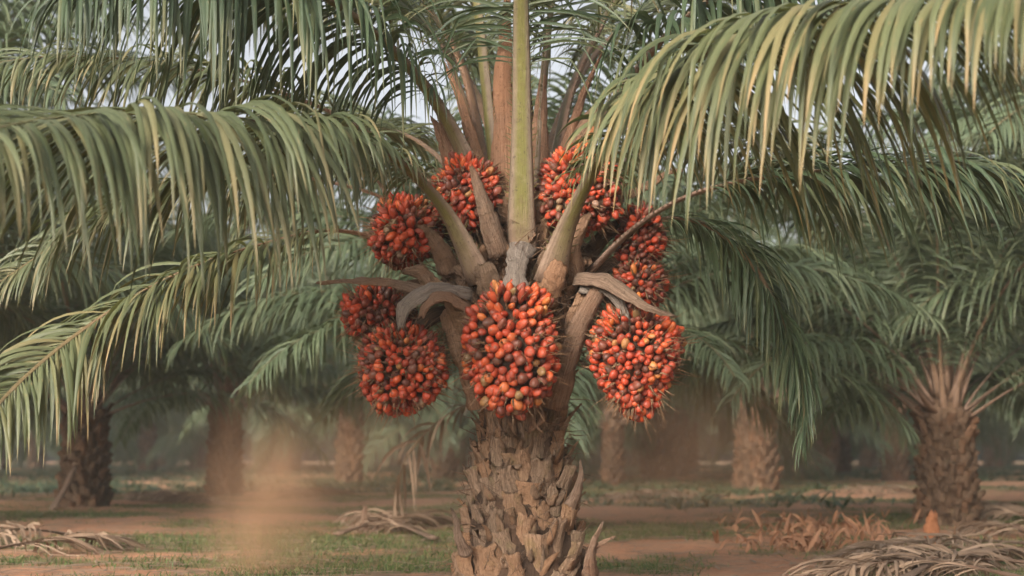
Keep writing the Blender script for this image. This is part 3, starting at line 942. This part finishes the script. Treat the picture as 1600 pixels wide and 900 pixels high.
rng = random.Random(3)
mb = MB()
for i in range(30000):
    y = 7.4 + 30 * rng.random() ** 1.6
    x = rng.uniform(-.42, .42) * y
    mk = gmask(x, y)
    if mk < .34 + rng.random() * .35: continue
    for b_ in range(rng.randint(4, 9)):
        p = Vector((x + rng.gauss(0, .06), y + rng.gauss(0, .06), 0)); p.z = gz(p.x, p.y) - .005
        d = Vector((rng.gauss(0, .5), rng.gauss(0, .5), 1)).normalized()
        hgt = rng.uniform(.018, .075)
        s = d.orthogonal().normalized() * rng.uniform(.002, .0045)
        s = Matrix.Rotation(rng.uniform(0, 6.28), 3, Z) @ s
        r = rng.random()
        q = p + d * hgt * .6; e = p + d * hgt + Vector((d.x, d.y, -.3)) * hgt * .4
        v = [mb.vert(p - s, (r, 0, 0, 0)), mb.vert(p + s, (r, 0, 1, 0)), mb.vert(q + s * .7, (r, .6, 1, 0)), mb.vert(q - s * .7, (r, .6, 0, 0)), mb.vert(e, (r, 1, .5, 0))]
        mb.face(tuple(v[:4])); mb.face((v[3], v[2], v[4]))
tag(build(mb, 'grass', [M['grass']]), 'short green grass tufts scattered over the red earth', 'grass', kind='stuff')

mb = MB()
for i in range(5200):
    y = 7.5 + 26 * rng.random() ** 1.5
    x = rng.uniform(-.42, .42) * y
    p = Vector((x, y, gz(x, y) + .012))
    a = rng.uniform(0, 6.28)
    leaflet(mb, p, Vector((math.cos(a), math.sin(a), rng.uniform(0, .25))).normalized(), Z.copy(), rng.uniform(.08, .42), rng.uniform(.008, .028), .8, 4, rng.random(), rng, 0, .2, gz)
tag(build(mb, 'leaf_litter', [M['leaf_dry']]), 'dry tan leaflets and twigs strewn over the bare ground', 'leaf litter', kind='stuff')
mb = MB()
for i in range(330):
    p = gpt(rng.gauss(1270, 75), rng.uniform(806, 850))
    p.z += .01
    a = rng.uniform(0, 6.28)
    leaflet(mb, p, Vector((math.cos(a), math.sin(a), rng.uniform(.2, 2.6))).normalized(), Z.copy(), rng.uniform(.06, .28), rng.uniform(.015, .05), rng.choice((.4, 1.2, 2.4)), 6, rng.random(), rng, 0, .25, gz, twist=rng.uniform(-2, 2))
tag(build(mb, 'rusty_leaf_litter', [M['leaf_rust']]), 'curled rusty orange dead leaves heaped left of the right palm', 'leaf litter', kind='stuff')

mb = MB()
rng = random.Random(61)
for i in range(6500):
    y = 17 + 150 * rng.random() ** 1.3
    x = rng.uniform(-.44, .44) * y
    mk = .5 + .7 * noise.noise(Vector((x * .16, y * .12, 5.5))) + min(.25, (y - 17) * .012)
    if mk < .40 + .35 * rng.random(): continue
    z = gz(x, y)
    big = rng.uniform(.5, 1.1) * (1 + y * .006)
    for q in range(9):
        a = rng.uniform(0, 6.28)
        leaflet(mb, Vector((x + rng.gauss(0, .12), y + rng.gauss(0, .12), z)), Vector((math.cos(a) * .7, math.sin(a) * .7, rng.uniform(.4, 1.4))).normalized(), Z.copy(), rng.uniform(.15, .38) * big, rng.uniform(.03, .07) * big, 1.6, 4, rng.random(), rng)
tag(build(mb, 'undergrowth', [M['leaf_deep']]), 'low dark green weeds between the far trunks', 'weeds', kind='stuff')

FALL = [
    (1640, 846, 1290, 862, 'dry fallen frond, upper one of the pile at the lower right'),
    (1650, 878, 1225, 893, 'dry fallen frond with a long bare stalk lying along the lower right edge'),
    (1590, 910, 1330, 866, 'dry fallen frond crossing the others in the lower right pile'),
    (1400, 905, 1620, 856, 'dry fallen frond in the lower right pile pointing away to the right'),
    (1660, 822, 1520, 792, 'dry fallen frond heaped against the right palm trunk'),
    (1650, 838, 1490, 822, 'dry fallen frond in front of the right palm trunk'),
    (-40, 868, 190, 846, 'grey fallen frond lying at the lower left edge'),
    (120, 838, -60, 852, 'grey fallen frond behind the one at the lower left edge'),
    (180, 778, 340, 792, 'fallen frond in the shade right of the leaning stalk'),
    (520, 832, 730, 812, 'pale fallen frond just left of the fruiting trunk'),
    (690, 838, 560, 806, 'fallen frond around the short upright stick'),
    (420, 782, 540, 770, 'fallen frond behind the dust column'),
    (1130, 778, 940, 786, 'fallen frond in the dust right of the fruiting trunk'),
    (1260, 776, 1440, 772, 'fallen frond lying between the two palms at the right'),
]
for k, (ax, ay, bx, by, lab) in enumerate(FALL):
    rng = random.Random(700 + k)
    A, B = gpt(ax, ay), gpt(bx, by)
    side = (B - A).cross(Z).normalized()
    ctrl = []
    for i in range(6):
        s = i / 5
        p = A.lerp(B, s) + side * math.sin(s * 3 + k) * .12
        p.z = gz(p.x, p.y) + .05 + .07 * math.sin(s * 3.14)
        ctrl.append(p)
    pts, ln = spline(ctrl, 30)
    rb, lb = MB(), MB()
    frond_geo(rb, lb, pts, ln, .22, .11, .05, .012, .58, .026, .034, rng, (B - A).normalized(), droop=1.6, lift=.15, fwd=1.0, nseg=6, floor=gz, nring=8, kinks=.4, unruly=2.6, upvec=Z)
    fo = build(rb, 'fallen_frond', [M['spathe']], None, pts[0])
    tag(fo, lab, 'fallen frond', 'fallen fronds on the ground')
    build(lb, 'leaflets', [M['leaf_dry']], fo, pts[0])

# small single things on the ground
rng = random.Random(8)
g = gpt(1458, 840)
b = MB()
pts, _ = spline([g + Vector((0, 0, -.03)), g + Vector((.0, .02, .10)), g + Vector((.01, .03, .20)), g + Vector((.03, .02, .29))], 12)
ribbon(b, pts, [.13, .135, .135, .13, .125, .12, .115, .105, .095, .08, .06, .04], Vector((0, -1, .1)), .04, .2, .8, rng, rag=.3, jag=.05, na=9, lump=.015)
tag(build(b, 'husk', [M['husk']], None, g), 'bright orange broken husk standing upright before the right palm', 'husk')
g = gpt(570, 824)
b = MB()
pts = [g + Vector((.006 * math.sin(i), 0, -.03 + .29 * i / 7)) for i in range(8)]
tube(b, pts, [.062, .06, .058, .056, .055, .055, .052, .04], [.05] * 8, [Vector((0, -1, 0))] * 8, .6)
tag(build(b, 'stick', [M['spathe']], None, g), 'short stick standing upright in the ground left of the fruiting palm', 'stick')
g0 = gpt(82, 797); g1 = at(118, 730, gpt(130, 792).y - .45)
b = MB()
pts = [g0.lerp(g1, i / 9) + Vector((0, 0, .02 * math.sin(i))) for i in range(10)]
tube(b, pts, [.15 - .007 * i for i in range(10)], [.08] * 10, [Vector((-.5, -1, .3))] * 10, .4)
tag(build(b, 'cut_stalk', [M['spathe']], None, g0), 'cut brown stalk leaning on the left palm trunk', 'stalk')

# ------------------------------------------------------------------ dust and air
def dust(name, c, s, dens, label, colr=(.76, .48, .30)):
    m = NT(name)
    o = m.obj()
    ln_ = m.n('ShaderNodeVectorMath', {0: o}, operation='LENGTH').outputs['Value']
    fall = m.m('POWER', m.mr(ln_, .0, 1.0, 1, 0), 1.6)
    nz = m.mr(m.noise(o, 2.0, 4), .34, .66, .05, 1.6)
    v = m.n('ShaderNodeVolumePrincipled', {'Color': colr, 'Density': m.m('MULTIPLY', m.m('MULTIPLY', fall, nz), dens), 'Anisotropy': .2})
    m.t.links.new(v.outputs[0], m.out.inputs['Volume'])
    b = MB()
    rows = []
    for j in range(13):
        t = math.pi * j / 12
        rows.append([b.vert((math.sin(t) * math.cos(i * .3927), math.sin(t) * math.sin(i * .3927), -math.cos(t))) for i in range(16)])
    for j in range(12):
        for i in range(16):
            b.face((rows[j][i], rows[j][(i + 1) % 16], rows[j + 1][(i + 1) % 16], rows[j + 1][i]))
    ob = build(b, 'dust_cloud', [m.mat])
    ob.location = c; ob.scale = s
    tag(ob, label, 'dust', kind='stuff')


dust('dust_column', at(412, 810, 9.3), (.50, 1.0, .95), 1.35, 'upright column of orange brown dust left of the fruiting palm')
dust('dust_left', at(520, 730, 13.5), (2.1, 2.2, 1.0), .20, 'wide brown dust drifting behind the dust column')
dust('dust_right', at(1065, 715, 13.0), (1.5, 2.2, 1.2), .28, 'brown dust drifting right of the fruiting trunk')

m = NT('haze_air')
v = m.n('ShaderNodeVolumePrincipled', {'Color': (.86, .90, .88), 'Density': .0014, 'Anisotropy': .1})
m.t.links.new(v.outputs[0], m.out.inputs['Volume'])
b = MB()
X0, X1, Y0, Y1, Z0, Z1 = -90, 90, -30, 175, -1.6, 23
vs = [b.vert(p) for p in ((X0, Y0, Z0), (X1, Y0, Z0), (X1, Y1, Z0), (X0, Y1, Z0), (X0, Y0, Z1), (X1, Y0, Z1), (X1, Y1, Z1), (X0, Y1, Z1))]
for q in ((0, 3, 2, 1), (4, 5, 6, 7), (0, 1, 5, 4), (1, 2, 6, 5), (2, 3, 7, 6), (3, 0, 4, 7)):
    b.face(tuple(vs[i] for i in q))
tag(build(b, 'haze', [m.mat], smooth=False), 'pale haze between the palm rows', 'haze', kind='stuff')

# ------------------------------------------------------------------ light, world, camera
sd = Vector((-.42, -.80, .40)).normalized()
sun = bpy.data.lights.new('sun', 'SUN')
sun.energy = 2.3
sun.angle = math.radians(16)
sun.color = (1.0, .86, .70)
so = bpy.data.objects.new('sun', sun); col.objects.link(so)
so.rotation_euler = sd.to_track_quat('Z', 'Y').to_euler()
so.location = (-6, -8, 12)
w = bpy.data.worlds.new('World'); scene.world = w; w.use_nodes = True
nt = w.node_tree
sky = nt.nodes.new('ShaderNodeTexSky'); sky.sky_type = 'NISHITA'; sky.sun_disc = False
sky.sun_elevation = math.asin(sd.z); sky.sun_rotation = math.atan2(sd.x, sd.y)
sky.dust_density = 7.0; sky.air_density = 0.7; sky.ozone_density = 1.0
bg = nt.nodes['Background']; bg.inputs[1].default_value = .125
hs = nt.nodes.new('ShaderNodeHueSaturation'); hs.inputs['Saturation'].default_value = .28; hs.inputs['Value'].default_value = 1.25
nt.links.new(sky.outputs[0], hs.inputs['Color']); nt.links.new(hs.outputs[0], bg.inputs[0])

cd = bpy.data.cameras.new('camera')
cd.lens = 50; cd.sensor_width = 36; cd.clip_end = 2000; cd.clip_start = .05
cd.dof.use_dof = True; cd.dof.focus_distance = 7.15; cd.dof.aperture_fstop = 1.9
co = bpy.data.objects.new('camera', cd); col.objects.link(co)
co.location = (0, 0, H); co.rotation_euler = (math.pi / 2 + TH, 0, 0)
scene.camera = co
scene.render.resolution_x, scene.render.resolution_y = 1600, 900

vs_ = scene.view_settings
vs_.view_transform = 'Standard'; vs_.look = 'None'; vs_.exposure = 0.98; vs_.gamma = 1
scene.display_settings.display_device = 'sRGB'
cy = scene.cycles
cy.use_denoising = True
cy.max_bounces = 6; cy.diffuse_bounces = 3; cy.glossy_bounces = 2; cy.transmission_bounces = 3; cy.volume_bounces = 1; cy.transparent_max_bounces = 6
cy.volume_step_rate = 1.0; cy.volume_max_steps = 64
cy.sample_clamp_indirect = 4
